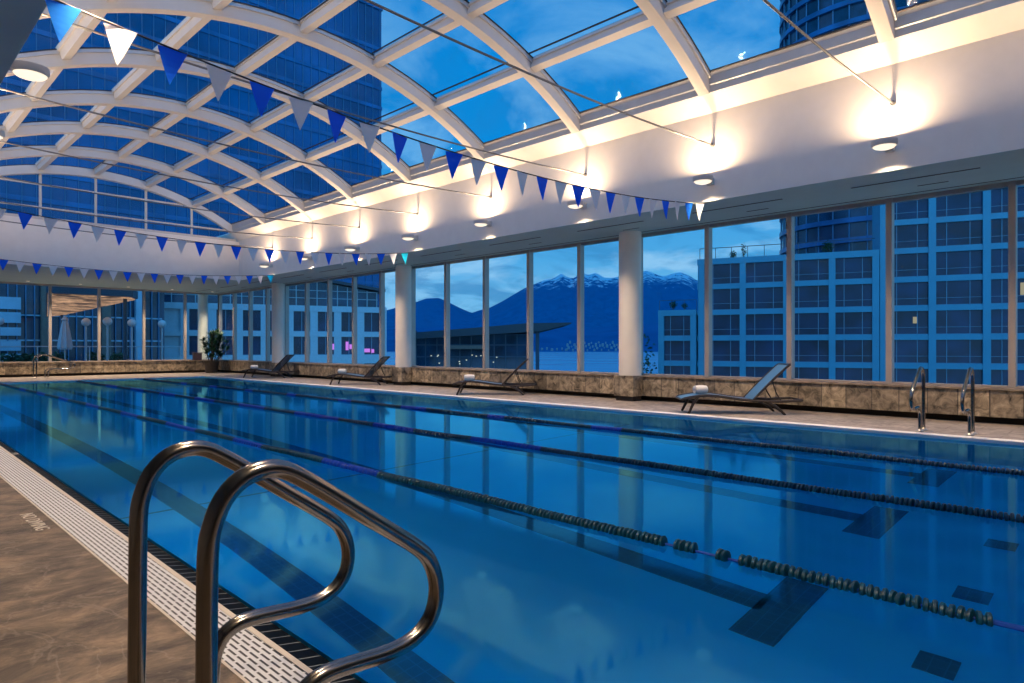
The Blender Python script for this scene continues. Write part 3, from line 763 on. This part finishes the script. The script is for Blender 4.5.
re_ = make_rail(1.85); re_.location = (4.24*U, 25.35*U, 0)
tag(re_, 'long low steel handrail before the far stone ledge, nearer to the pool of two', 'grab rail', 'stainless pool grab rails')
rf = dup(re_, (4.26, 25.95, 0)); rf['label'] = 'long low steel handrail before the far stone ledge, nearer to the ledge of two'

# ------------------------------------------------------------------ loungers
def make_lounger():
    r = empty('sun_lounger')
    seat = [(-1.04, .222), (-1.0, .240), (-.90, .262), (-.78, .280), (-.66, .286), (-.52, .278), (-.36, .256), (-.18, .230), (0, .214)]
    back = [(0, .225), (.09, .325), (.21, .452), (.35, .592), (.47, .705), (.52, .745)]
    def sheet(p, w, t):
        b = MB(); vs = []; fs = []
        for x, z in p: vs += [(x, -w, z), (x, w, z), (x, w, z-t), (x, -w, z-t)]
        for i in range(len(p)-1):
            a = 4*i
            for q in range(4): fs.append((a+q, a+(q+1)%4, a+4+(q+1)%4, a+4+q))
        n = 4*len(p); fs += [(3,2,1,0), (n-4,n-3,n-2,n-1)]
        return b.add(vs, fs)
    sheet(seat, .235, .012).build('seat_sling', M['sling'], r, smooth=True)
    bk = sheet(back, .235, .012).build('backrest_sling', M['sling'], r, smooth=True)
    b = MB()
    for s in (-1, 1):
        b.tube([(x, s*.252, z-.008) for x, z in back], .018, 8)
    b.tube([(.52, -.252, .738), (.52, .252, .738)], .018, 8)
    b.build('backrest_frame', M['frame_dark'], r, smooth=True)
    b = MB()
    rail = [(x, z-.008) for x, z in seat] + [(.15, .200), (.35, .195), (.55, .205), (.70, .215)]
    for s in (-1, 1): b.tube([(x, s*.255, z) for x, z in rail], .020, 8)
    for x, z in ((-1.04, .214), (-.55, .258), (.0, .195), (.70, .215)): b.tube([(x, -.255, z), (x, .255, z)], .016, 8)
    b.build('frame', M['frame_dark'], r, smooth=True)
    for s in (-1, 1):
        MB().tube([(-.80, s*.255, .268), (-.87, s*.262, .17), (-.92, s*.268, .06), (-.95, s*.27, 0)], .02, 8, radii=[.026, .024, .02, .018]).build('leg', M['frame_dark'], r, smooth=True)
        MB().tube([(.16, s*.255, .20), (.30, s*.262, .13), (.40, s*.268, .05), (.45, s*.27, 0)], .02, 8, radii=[.026, .024, .02, .018]).build('leg', M['frame_dark'], r, smooth=True)
        MB().tube([(.27, s*.235, .505), (.33, s*.235, .32), (.40, s*.235, .205)], .010, 6).build('backrest_strut', M['frame_dark'], r)
    MB().tube([(-.86, -.262, .19), (-.86, .262, .19)], .012, 6).build('crossbar', M['frame_dark'], r)
    MB().tube([(.28, -.262, .14), (.28, .262, .14)], .012, 6).build('crossbar', M['frame_dark'], r)
    return r
def make_towel():
    b = MB(); n = 20; rings = [(-.105, .045), (-.10, .058), (-.05, .064), (0, .066), (.05, .064), (.10, .058), (.105, .045)]
    b.lathe([(r_, z) for z, r_ in rings], n, axis='y')
    r = b.build('rolled_towel', M['towel'], smooth=True)
    sp = [(.012+.0043*a*1.0)*1.0 for a in range(10)]
    b = MB(); pts = [(.0035*(2+q*.32)*math.cos(q*.55), .108, .0035*(2+q*.32)*math.sin(q*.55)) for q in range(36)]
    b.tube(pts, .004, 5); b.build('rolled_edge', M['towel'], r)
    MB().tube([(p[0], -.108, p[2]) for p in pts], .004, 5).build('rolled_edge', M['towel'], r)
    return r
lg0 = make_lounger(); tw0 = make_towel()
spots = [((9.62, 4.44), (.64, -.768), 'charcoal sling sun lounger with sky sheen in its colour, nearest to the camera, left of the steel grab rails'),
         ((9.79, 9.92), (.66, -.751), 'dark sun lounger between the two fat cream columns in front of the mountains'),
         ((9.80, 15.07), (.587, -.81), 'dark sun lounger with its back by the second cream column from the plant'),
         ((9.82, 20.50), (.62, -.785), 'dark sun lounger farthest away, next to the potted plant')]
tl = ['rolled white towel on the nearest lounger', 'rolled white towel on the lounger in front of the mountains', 'rolled white towel on the third lounger from the camera', 'rolled white towel on the farthest lounger by the potted plant']
for i, (p, d, lab) in enumerate(spots):
    rz = math.atan2(d[1], d[0])
    o = lg0 if i == 0 else dup(lg0)
    o.location = (p[0]*U, p[1]*U, 0); o.rotation_euler[2] = rz
    tag(o, lab, 'sun lounger', 'sun loungers along the window wall')
    t = tw0 if i == 0 else dup(tw0)
    x = -.72
    t.location = ((p[0]+d[0]*x)*U, (p[1]+d[1]*x)*U, (.286+.066)*U); t.rotation_euler[2] = math.radians(-135) + (.35, .1, -.2, .2)[i]
    tag(t, tl[i], 'towel', 'rolled towels on the loungers')

# ------------------------------------------------------------------ potted plant, box
r = empty('potted_dracaena', (9.93, 26.1, 0))
tag(r, 'tall bushy green plant in a dark tapered pot in the far corner', 'potted plant')
MB().lathe([(.19, 0), (.21, .02), (.27, .40), (.285, .42), (.285, .46), (.262, .46), (.255, .42)], 24, caps=True).build('pot', M['pot'], r, smooth=True)
MB().lathe([(.25, .40), (.25, .43), (.01, .44)], 20).build('soil', M['soil'], r)
st = MB(); lf = MB()
rnd = random.Random(3)
heads = []
for q in range(13):
    a = rnd.uniform(0, 2*PI); rr = rnd.uniform(.03, .16); h = rnd.uniform(.8, 1.55)
    x0, y0 = rr*math.cos(a), rr*math.sin(a); x1, y1 = x0*4.3+rnd.uniform(-.12, .12), y0*3.6+rnd.uniform(-.12, .12)
    st.tube([(x0, y0, .42), ((x0+x1)/2, (y0+y1)/2, .42+(h-.42)*.5), (x1, y1, h)], .016, 6)
    for z in (h, h-.25, h-.5):
        s = (z-.42)/(h-.42)
        if s > .1: heads.append((x0+(x1-x0)*s, y0+(y1-y0)*s, z))
for (x, y, z) in heads:
    for q in range(22):
        a = rnd.uniform(0, 2*PI); Ln = rnd.uniform(.28, .46); el = rnd.uniform(.15, 1.35); w = rnd.uniform(.018, .032)
        dxy = (math.cos(a), math.sin(a)); sd = (-dxy[1], dxy[0]); vs = []
        for s in (0, .35, .7, 1.0):
            d = Ln*s*math.cos(el); zz = z + Ln*s*math.sin(el) - .20*(s*s)*Ln*1.6
            ww = w*(1-s**2)+.002
            vs += [(x+dxy[0]*d-sd[0]*ww, y+dxy[1]*d-sd[1]*ww, zz), (x+dxy[0]*d+sd[0]*ww, y+dxy[1]*d+sd[1]*ww, zz)]
        lf.add(vs, [(0,1,3,2), (2,3,5,4), (4,5,7,6)])
st.build('stem', M['stem'], r, smooth=True)
lf.build('foliage', M['leaf'], r)
r = empty('storage_box', (9.70, 26.94, .485))
tag(r, 'small dark box standing on the far stone ledge beside the plant', 'box')
MB().box(-.16, .16, -.06, .06, 0, .26).build('body', M['boxp'], r, bevel=.01)
MB().box(-.175, .175, -.068, .068, .26, .30).build('lid', M['boxp'], r, bevel=.01)

# ------------------------------------------------------------------ outside: ground, sea, mountains
def sector(t0, t1, u0, u1, z, nm, m, n=12):
    b = MB(); vs = []; fs = []
    for i in range(n+1):
        u = u0 + (u1-u0)*i/n
        for t in (t0, t1):
            p = at(u, 347, t); vs.append((p[0], p[1], z))
    for i in range(n): fs.append((2*i, 2*i+1, 2*i+3, 2*i+2))
    return struct(b.add(vs, fs).build(nm, m))
sector(120, 7000, -900, 2200, -18, 'sea', M['sea'])
sector(14, 300, -1200, 2600, -16, 'ground', M['city'])
struct(MB().box(-14, 17, YF+.35, 54, -.5, -.06).build('terrace_floor', M['terrace']))

def fbm(x, y, o=5):
    from mathutils import noise
    return noise.fractal(Vector((x, y, 1.7)), 1.0, 2.1, o)
def interp(tab, u):
    if u <= tab[0][0]: return tab[0][1]
    for (a, b_), (c_, d) in zip(tab[:-1], tab[1:]):
        if u <= c_: return b_ + (d-b_)*(u-a)/(c_-a)
    return tab[-1][1]
ridge = [(-300, 318), (0, 310), (200, 316), (330, 318), (380, 312), (412, 303.5), (426, 298.5), (439, 298), (447, 301.5), (460, 308), (471.7, 313), (480, 310), (486, 309.5), (502, 301.5),
         (523, 289), (530, 286), (545, 280), (553, 279), (561, 273.5), (567, 277), (573, 278.5), (581.5, 272.5), (588, 275), (596, 272.8), (604, 277.5), (612, 278), (619.5, 276.5), (635, 274),
         (647, 270.5), (655, 274), (663.5, 276.5), (672, 274), (680, 272), (688, 275), (696, 280), (730, 284), (760, 279), (800, 286), (900, 292), (1000, 284), (1200, 300), (1600, 310)]
ridge2 = [(-300, 334), (380, 330), (440, 327), (500, 329), (540, 326), (580, 329), (620, 325), (660, 324), (700, 327), (760, 325), (900, 328), (1600, 332)]
def range_mesh(tab, u0, u1, nu, tb, tcr, zb, amp, nm, m, back=1.25):
    b = MB(); vs = []; fs = []; J = [0, .18, .34, .5, .64, .76, .87, .95, 1.0, 1.12, 1.3]
    for i in range(nu+1):
        u = u0 + (u1-u0)*i/nu
        zc_ = 1 + (347-interp(tab, u))/657.0*tcr
        for j in J:
            t = tb + (tcr-tb)*j
            g = j**1.15 if j <= 1 else 1-(j-1)*1.8
            x, y, _ = at(u, 347, t)
            nse = fbm(x*.0022*3000/tcr, y*.0022*3000/tcr)
            w = math.sin(PI*min(j, 1))*amp
            vs.append((x, y, zb + (zc_-zb)*max(g + w*nse, .0)))
    nj = len(J)
    for i in range(nu):
        for j in range(nj-1): fs.append((i*nj+j, i*nj+j+1, (i+1)*nj+j+1, (i+1)*nj+j))
    return struct(b.add(vs, fs).build(nm, m, smooth=False))
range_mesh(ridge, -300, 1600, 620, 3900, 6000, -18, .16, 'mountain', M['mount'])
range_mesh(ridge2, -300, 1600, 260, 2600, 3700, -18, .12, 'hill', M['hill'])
rs = random.Random(11)
hm = None
for i in range(46):
    if i < 38: u = 566 + 1.42*i + rs.uniform(-.2, .2); t = (2640, 2840, 2720, 2920, 2790)[i % 5] + rs.uniform(-15, 15)
    else: u = 532 + 5*(i-38); t = 2650 + 20*(i % 3)
    p = at(u, 347, t); jj = max(0, (t-2600)/1100.0); z = -18 + 140*jj**1.15*1.03 + 3
    if hm is None:
        o = MB().box(-6, 6, -5, 5, -8, 7).prism([(-6.5, 7), (6.5, 7), (0, 10.5)], -5.4, 5.4).build('shore_house', M['house'])
        hm = o
    else:
        o = hm.copy(); COL.objects.link(o)
    o.location = (p[0]*U, p[1]*U, z*U); o.rotation_euler[2] = rs.uniform(0, 3); sc_ = rs.uniform(.35, .75)
    o.scale = (sc_, sc_, sc_*rs.uniform(.8, 1.4))
    tag(o, 'tiny pale house among many on the far shore below the mountains', 'house', 'houses on the far shore')

# ------------------------------------------------------------------ dusk-tinted apartment block beyond the window wall
FLH = 2.46; BANDS = [6.76 - FLH*k for k in range(-5, 9)]
def facade_block(name, label, A, rz, s0, s1, ztop, depth, pil, bands, zlow, warm=(), para=.28, pw=.27):
    r = empty(name, (A[0], A[1], 0), rz)
    tag(r, label, 'building')
    MB().box(s0, s1, .35, depth, -16, ztop-.3).build('body', M['concrete'], r)
    f = MB()
    for s in pil: f.box(s-pw, s+pw, 0, .40, -16, ztop)
    for z in bands:
        if z < ztop - .5: f.box(s0, s1, .04, .40, z-.23, z+.23)
    f.box(s0, s1, -.03, .45, ztop-2*para, ztop)
    f.build('facade_frame', M['concrete'], r)
    bs = sorted([z for z in bands if z < ztop-.5] + [ztop-para])
    n = 0
    for a, b_ in zip(sorted(pil)[:-1], sorted(pil)[1:]):
        for z0, z1 in zip(bs[:-1], bs[1:]):
            if z1 < zlow: continue
            x0, x1, y0, y1 = a+pw, b_-pw, z0+.23, z1-.23
            if x1-x0 < .4: continue
            w = MB()
            xm = [x0+(x1-x0)*q for q in (.24, .74)]
            for x in xm: w.box(x-.025, x+.025, .26, .33, y0, y1)
            w.box(x0, x1, .26, .33, y0, y0+.06).box(x0, x1, .27, .32, y0+(y1-y0)*.30, y0+(y1-y0)*.30+.03)
            o = w.build('window', M['bar'], r)
            key = 'pane_warm' if n in warm else 'pane_dark'
            MB().box(x0, x1, .32, .36, y0, y1).build('pane', M[key], o)
            n += 1
    return r
AB = (62.2, 19.5); RZ = math.atan2(-.942, .336)
r = facade_block('apartment_building', 'tall dusk-tinted apartment block with gridded facade beyond the stone wall', AB, RZ, 2.36, 26, 24.5, 9, [2.63]+[6.22+3.8*k for k in range(6)], BANDS, -3)
for (s_, z_, w_, h_) in ((5.0, 3.3, .16, .28), (12.6, 5.7, .3, .5), (11.6, 3.1, .1, .5)):
    MB().box(s_-w_, s_+w_, .27, .31, z_-h_, z_+h_).build('window_light', M['pane_warm'], r)
r = facade_block('terrace_building', 'dusk-tinted apartment block with a railed roof terrace, left of the taller block', AB, RZ, -13.1, 2.32, 9.46, 8, [-12.72, -8.94, -5.16, -1.38, 2.04], BANDS, -3, warm=())
# terrace railing and planters on its roof
rl = MB()
rl.tube([(-12.9, .3, 10.5), (2.0, .3, 10.5)], .035, 6)
for q in range(11): rl.box(-12.9+q*1.46-.025, -12.9+q*1.46+.025, .28, .33, 9.46, 10.5)
rl.build('roof_railing', M['canopy'], r)
def bush(mb, c, rad, n, seed, flat=1.0):
    q = random.Random(seed)
    for i in range(n):
        a = q.uniform(0, 2*PI); cz = q.uniform(-1, 1); rr = rad*q.uniform(.3, 1); s = math.sqrt(1-cz*cz)
        p = Vector((c[0]+rr*s*math.cos(a), c[1]+rr*s*math.sin(a), c[2]+rr*cz*flat))
        d1 = Vector((q.uniform(-1, 1), q.uniform(-1, 1), q.uniform(-1, 1))).normalized()*rad*.22
        d2 = d1.cross(Vector((q.uniform(-1, 1), q.uniform(-1, 1), q.uniform(-1, 1)))).normalized()*rad*.13
        mb.add([p-d1, p+d2, p+d1, p-d2], [(0, 1, 2, 3)])
def shrub(A, rz, local, rad, h, label, seed, group=None):
    ca, sa = math.cos(rz), math.sin(rz)
    p = (A[0]+local[0]*ca-local[1]*sa, A[1]+local[0]*sa+local[1]*ca, local[2])
    r = empty('shrub', p)
    tag(r, label, 'shrub', group)
    MB().tube([(0, 0, 0), (0, 0, h*.5)], rad*.10, 6).build('trunk', M['stem'], r)
    b = MB(); bush(b, (0, 0, h*.6), rad, 160, seed, h*.45/rad); b.build('foliage', M['shrub'], r)
shrub(AB, RZ, (-9.9, .9, 9.2), .36, 1.0, 'small dark shrub on the roof terrace, left of the slim conifer', 1)
shrub(AB, RZ, (-8.95, .9, 9.2), .30, 1.7, 'slim dark conifer on the roof terrace behind the railing', 2)
shrub(AB, RZ, (-1.7, 1.2, 9.2), .55, 1.5, 'round dark shrub on the roof terrace near the curved tower', 3)
shrub(AB, RZ, (-12.2, 1.0, 9.2), .30, 1.0, 'dark shrub at the corner of the roof terrace', 4)
r = facade_block('stepped_block', 'low dusk-tinted block two bays wide stepping down before the mountains', AB, RZ, -16.9, -13.2, 4.62, 8, [-16.6, -13.5], BANDS, -3)
rl = MB()
rl.tube([(-16.8, .3, 5.6), (-13.2, .3, 5.6)], .03, 6)
for q in range(4): rl.box(-16.8+q*1.2-.02, -16.8+q*1.2+.02, .28, .33, 4.6, 5.6)
rl.build('roof_railing', M['canopy'], r)
shrub(AB, RZ, (-15.6, 1.0, 4.66), .42, .9, 'low leafy shrub on the roof of the stepped block', 5)
shrub(AB, RZ, (-14.5, 1.0, 4.66), .32, .7, 'smaller shrub on the stepped block, right of the low leafy one', 6)
shrub(AB, RZ, (-17.7, -1.0, -7.5), .9, 9.6, 'tall dark tree growing left of the stepped block', 7)
# curved tower behind
pc = at(915, 347, 92)
r = empty('curved_tower', (pc[0], pc[1], 0), RZ + .35)
tag(r, 'tall tower with curved floors rising behind the roof terrace', 'building')
def ell(rx, ry, n=48): return [(rx*math.cos(2*PI*k/n), ry*math.sin(2*PI*k/n)) for k in range(n)]
MB().prism(ell(17.6, 12.6), -16, 66, 'z').build('curtain_wall', M['pane_mid'], r)
for k in range(31):
    z = -13.2 + FLH*1.03*k
    MB().prism(ell(18.0, 13.0), z-.30, z+.34, 'z').build('floor_band', M['tower_band'], r)
for k in range(48):
    a = 2*PI*k/48
    if math.sin(a) < .5:
        x, y = 17.75*math.cos(a), 12.75*math.sin(a)
        MB().box(x-.07, x+.07, y-.07, y+.07, -16, 66).build('mullion', M['fin'], r)

# big curtain-wall tower behind the far wall
r = empty('glass_tower', (0, 70, 0))
tag(r, 'huge dark glass tower with pale vertical fins seen through the vaulted roof', 'building')
TX0, TX1, TZ = -46, 47.5, 43.4
MB().box(TX0, TX1, 0, 17, -16, TZ).build('curtain_wall', M['tower_glass'], r)
for k in range(22):
    z = -13.2 + 2.46*k
    if z < TZ-.4: MB().box(TX0-.05, TX1+.05, -.12, 17.05, z-.22, z+.22).build('floor_band', M['tower_band'], r)
for k in range(90):
    x = TX0 + .3 + (TX1-TX0-.6)*k/89
    MB().box(x-.024, x+.024, -.16, 0, -16, TZ).build('fin', M['fin'], r)
MB().box(TX0-.1, TX1+.1, -.2, 17.1, TZ, TZ+.6).build('parapet', M['tower_band'], r)

# pale-framed low building beyond the far windows
AW = (29.77, 55.25); RW = math.atan2(-.367, .93)
r = empty('pale_frame_building', (AW[0], AW[1], 0), RW)
tag(r, 'low pale-framed building with a dark glazed top storey, behind the plant', 'building')
MB().box(-12, 6.9, .3, 6, -16, 4.7).build('body', M['white_bld'], r)
f = MB()
pw = [6.72 - 2.12*k for k in range(9)]
for s in pw: f.box(s-.33, s+.33, 0, .35, -16, 4.5)
for z0, z1 in ((4.25, 4.78), (1.95, 2.42), (-.55, .28), (-3.0, -2.4)): f.box(-12, 7.05, -.05, .35, z0, z1)
f.build('facade_frame', M['white_bld'], r)
for a, c_ in zip(pw[1:], pw[:-1]):
    for z0, z1 in ((2.42, 4.25), (.28, 1.95), (-2.4, -.55)):
        o = MB().box((a+c_)/2-.03, (a+c_)/2+.03, .2, .28, z0, z1).box(a+.33, c_-.33, .2, .28, z0, z0+.05).build('window', M['bar'], r)
        MB().box(a+.33, c_-.33, .26, .30, z0, z1).build('pane', M['pane_dark'], o)
# glazed top storey with a falling roof
tp = [(-12, 4.78), (6.3, 4.78), (6.3, 6.2), (2.8, 6.75), (-12, 8.9)]
MB().prism(tp, .5, 5.6).build('top_glazing', M['pod_glass'], r)
g = MB()
for k in range(20):
    x = 6.2 - .92*k; zt = 6.2 + (6.2-x)*.148
    g.box(x-.04, x+.04, .42, .52, 4.78, zt)
for z in (5.5, 6.2):
    g.box(-12, 6.3, .43, .52, z-.03, z+.03)
g.build('glazing_grid', M['bar2'], r)
MB().prism([(-12.3, 8.9), (6.9, 6.25), (6.9, 6.5), (-12.3, 9.2)], -.2, 6).build('roof', M['hall_roof'], r)
for (s, z0, z1, w) in ((2.05, .75, 1.3, .16), (3.35, .7, 1.5, .12), (3.7, .8, 1.25, .12), (4.1, .6, 1.05, .10), (5.2, .5, .85, .28), (5.75, .45, .8, .12)):
    MB().box(s-w, s+w, .05, .2, z0, z1).build('lit_sign', M['pink'], r)

# convention hall with the wedge roof on the waterfront
AH = (55.08, 58.07); RH = math.atan2(-.712, .702)
r = empty('waterfront_hall', (AH[0], AH[1], 0), RH)
tag(r, 'dark low glass hall with a sharp wedge-shaped overhanging roof on the waterfront', 'building')
rf_ = [(-9.8, 2.65), (-9.5, 2.7), (-.5, 3.42), (4.3, 3.85), (9.8, 3.95), (9.8, 3.8), (6.2, 2.9), (-9.8, 1.9)]
MB().prism([(a, c_) for a, c_ in rf_], -1.2, 12).build('roof', M['hall_roof'], r)
MB().box(-9.5, 5.0, .4, 11, -16, 2.6).build('glass_wall', M['pod_glass'], r)
for k in range(11):
    x = -9.3 + 1.4*k
    MB().box(x-.06, x+.06, .25, .42, -16, 2.6).build('mullion', M['bar_dim'], r)
for z in (-3.6, -1.9, -.2, 1.25):
    MB().box(-9.5, 5.02, .22, .42, z-.07, z+.07).build('floor_edge', M['bar_dim'], r)
for x in (5.8, -9.2):
    MB().box(x-.22, x+.22, .3, .9, -16, 3.0).build('pillar', M['bar_dim'], r)
MB().box(-5.6, -.4, -1.0, .3, .75, 1.2).build('balcony', M['brown_clad'], r)
rq = random.Random(5)
for k in range(26):
    x = rq.uniform(-9.3, 1.0); z = rq.uniform(-2.6, .1)
    MB().box(x-.07, x+.07, .18, .24, z-.05, z+.05).build('window_light', M['shore_light'], r)

# podium with fins, warm canopy, terrace furniture beyond the far wall
r = empty('podium_building', (0, 54.5, 0))
tag(r, 'dark glazed podium with thin vertical fins across the terrace beyond the far wall', 'building')
MB().box(-14, 17.2, 0, 12, -1, 6.6).build('glazing', M['pod_glass'], r)
MB().box(-14, 17.4, -.3, 12.2, 6.6, 7.1).build('roof_edge', M['tower_band'], r)
for k in range(64):
    x = -13.8 + .485*k
    MB().box(x-.025, x+.025, -.22, 0, -.06, 6.6).build('fin', M['fin'], r)
for x in (9.6, 13.2, 15.4):
    MB().box(x-.28, x+.28, -.5, -.02, -.06, 6.6).build('pier', M['brown_clad'] if x < 14 else M['pale_clad'], r)
for z in (1.45, 3.15):
    MB().box(-14, 17, -.14, 0, z-.05, z+.05).build('transom', M['pale_clad'], r)
for k, (z0, z1) in enumerate(((-.05, .55), (.75, 1.4), (1.75, 2.3), (2.6, 3.3), (3.5, 4.3))):
    MB().box(-14, 8.2, -.5, -.22, z0, z1).build('reflection_band', M['pale_clad'], r)  # facade reflection modelled as pale bands before the podium glass
r = empty('lit_canopy', (0, 38, 0))
tag(r, 'long canopy with a warm glowing ceiling outside the far windows', 'canopy')
def gp(u, v, z): 
    t = (z-1)*657.0/(347-v); p = at(u, v, t); return (p[0], p[1]-38)
cp = [gp(46, 293.5, 3.02), gp(133, 297.5, 3.02), gp(138, 299.5, 3.02), gp(60, 316, 3.02), gp(46, 317, 3.02)]
MB().prism(cp, 3.05, 3.35, 'z').build('slab', M['canopy'], r)
mcx = sum(p[0] for p in cp)/5; mcy = sum(p[1] for p in cp)/5
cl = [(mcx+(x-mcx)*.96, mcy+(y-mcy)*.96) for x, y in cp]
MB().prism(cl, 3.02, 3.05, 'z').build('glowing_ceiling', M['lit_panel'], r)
for (x, y) in [(mcx+(q[0]-mcx)*.88, mcy+(q[1]-mcy)*.88) for q in (cp[1], cp[3])]:
    MB().lathe([(.08, -.06), (.08, 3.05)], 12, c=(x, y, 0)).build('post', M['canopy'], r)
# globe lamps
def make_globe():
    r = empty('globe_lamp')
    MB().lathe([(.12, 0), (.12, .05), (.05, .08)], 16).build('base', M['pole'], r)
    MB().lathe([(.045, .05), (.04, 2.0)], 12).build('post', M['pole'], r, smooth=True)
    MB().sphere((0, 0, 2.17), .185, 18, 12).build('globe', M['globe'], r, smooth=True)
    return r
gl0 = make_globe()
gl = [(86, 'first globe street lamp right of the folded parasol, outside the far windows'), (107.5, 'second globe street lamp right of the folded parasol, outside the far windows'),
      (132, 'third globe street lamp right of the folded parasol, outside the far windows'), (162, 'globe street lamp farthest from the parasol, nearest to the plant'), (-1, 'globe street lamp left of the folded parasol at the picture edge')]
for i, (u, lab) in enumerate(gl):
    t = (29.4, 28.5, 30.2, 31.5, 28.0)[i]
    p = at(u, 347, t)
    o = gl0 if i == 0 else dup(gl0)
    o.location = (p[0]*U, p[1]*U, -.06*U)
    tag(o, lab, 'street lamp', 'globe lamps on the terrace')
p = at(65, 347, 28.5)
r = empty('folded_parasol', (p[0], p[1], -.06))
tag(r, 'folded pale parasol standing on the terrace beyond the far windows', 'parasol')
MB().lathe([(.03, 0), (.03, 2.4)], 10).build('pole', M['pole'], r)
b = MB(); vs = []; fs = []
pr = [(.22, .95), (.26, 1.05), (.22, 1.4), (.16, 1.8), (.10, 2.15), (.09, 2.2), (.13, 2.24), (.02, 2.42)]
for rr, z in pr:
    for k in range(24):
        a = 2*PI*k/24; q = rr*(1+.14*math.cos(a*8)); vs.append((q*math.cos(a), q*math.sin(a), z))
for i in range(len(pr)-1):
    for k in range(24): fs.append((i*24+k, i*24+(k+1)%24, (i+1)*24+(k+1)%24, (i+1)*24+k))
b.add(vs, fs).build('canopy', M['parasol'], r)
MB().lathe([(.30, 0), (.30, .08), (.06, .12)], 20).build('base', M['pole'], r)
# terrace planting and glass balustrade
for i, (u, t, rad) in enumerate(((8, 31, .45), (24, 33, .45), (40, 31, .45), (57, 32.0, .45), (95, 33, .5), (118, 33, .45))):
    p = at(u, 347, t)
    shrub((p[0], p[1]), 0, (0, 0, -.06), rad, .8, ['leafy terrace shrub left of the low steel handrails', 'leafy terrace shrub behind the posts of the low steel handrails', 'leafy terrace shrub behind the middle of the low steel handrails', 'leafy terrace shrub at the foot of the folded parasol',
          'leafy terrace shrub between the first and second globe lamps', 'leafy terrace shrub between the second and third globe lamps'][i], 20+i, 'terrace shrubs')
r = empty('glass_balustrade', (0, 35.6, -.06))
tag(r, 'clear glass balustrade with a slim pale rail across the terrace', 'balustrade')
MB().tube([(-10, 0, 1.08), (12, 0, 1.08)], .025, 8).build('handrail', M['pole'], r)
for k in range(12):
    x = -10 + 2*k
    MB().box(x-.02, x+.02, -.02, .02, 0, 1.08).build('post', M['pole'], r)
    if k < 11: MB().box(x+.06, x+1.94, -.008, .008, .06, 1.0).build('panel', M['glass'], r)
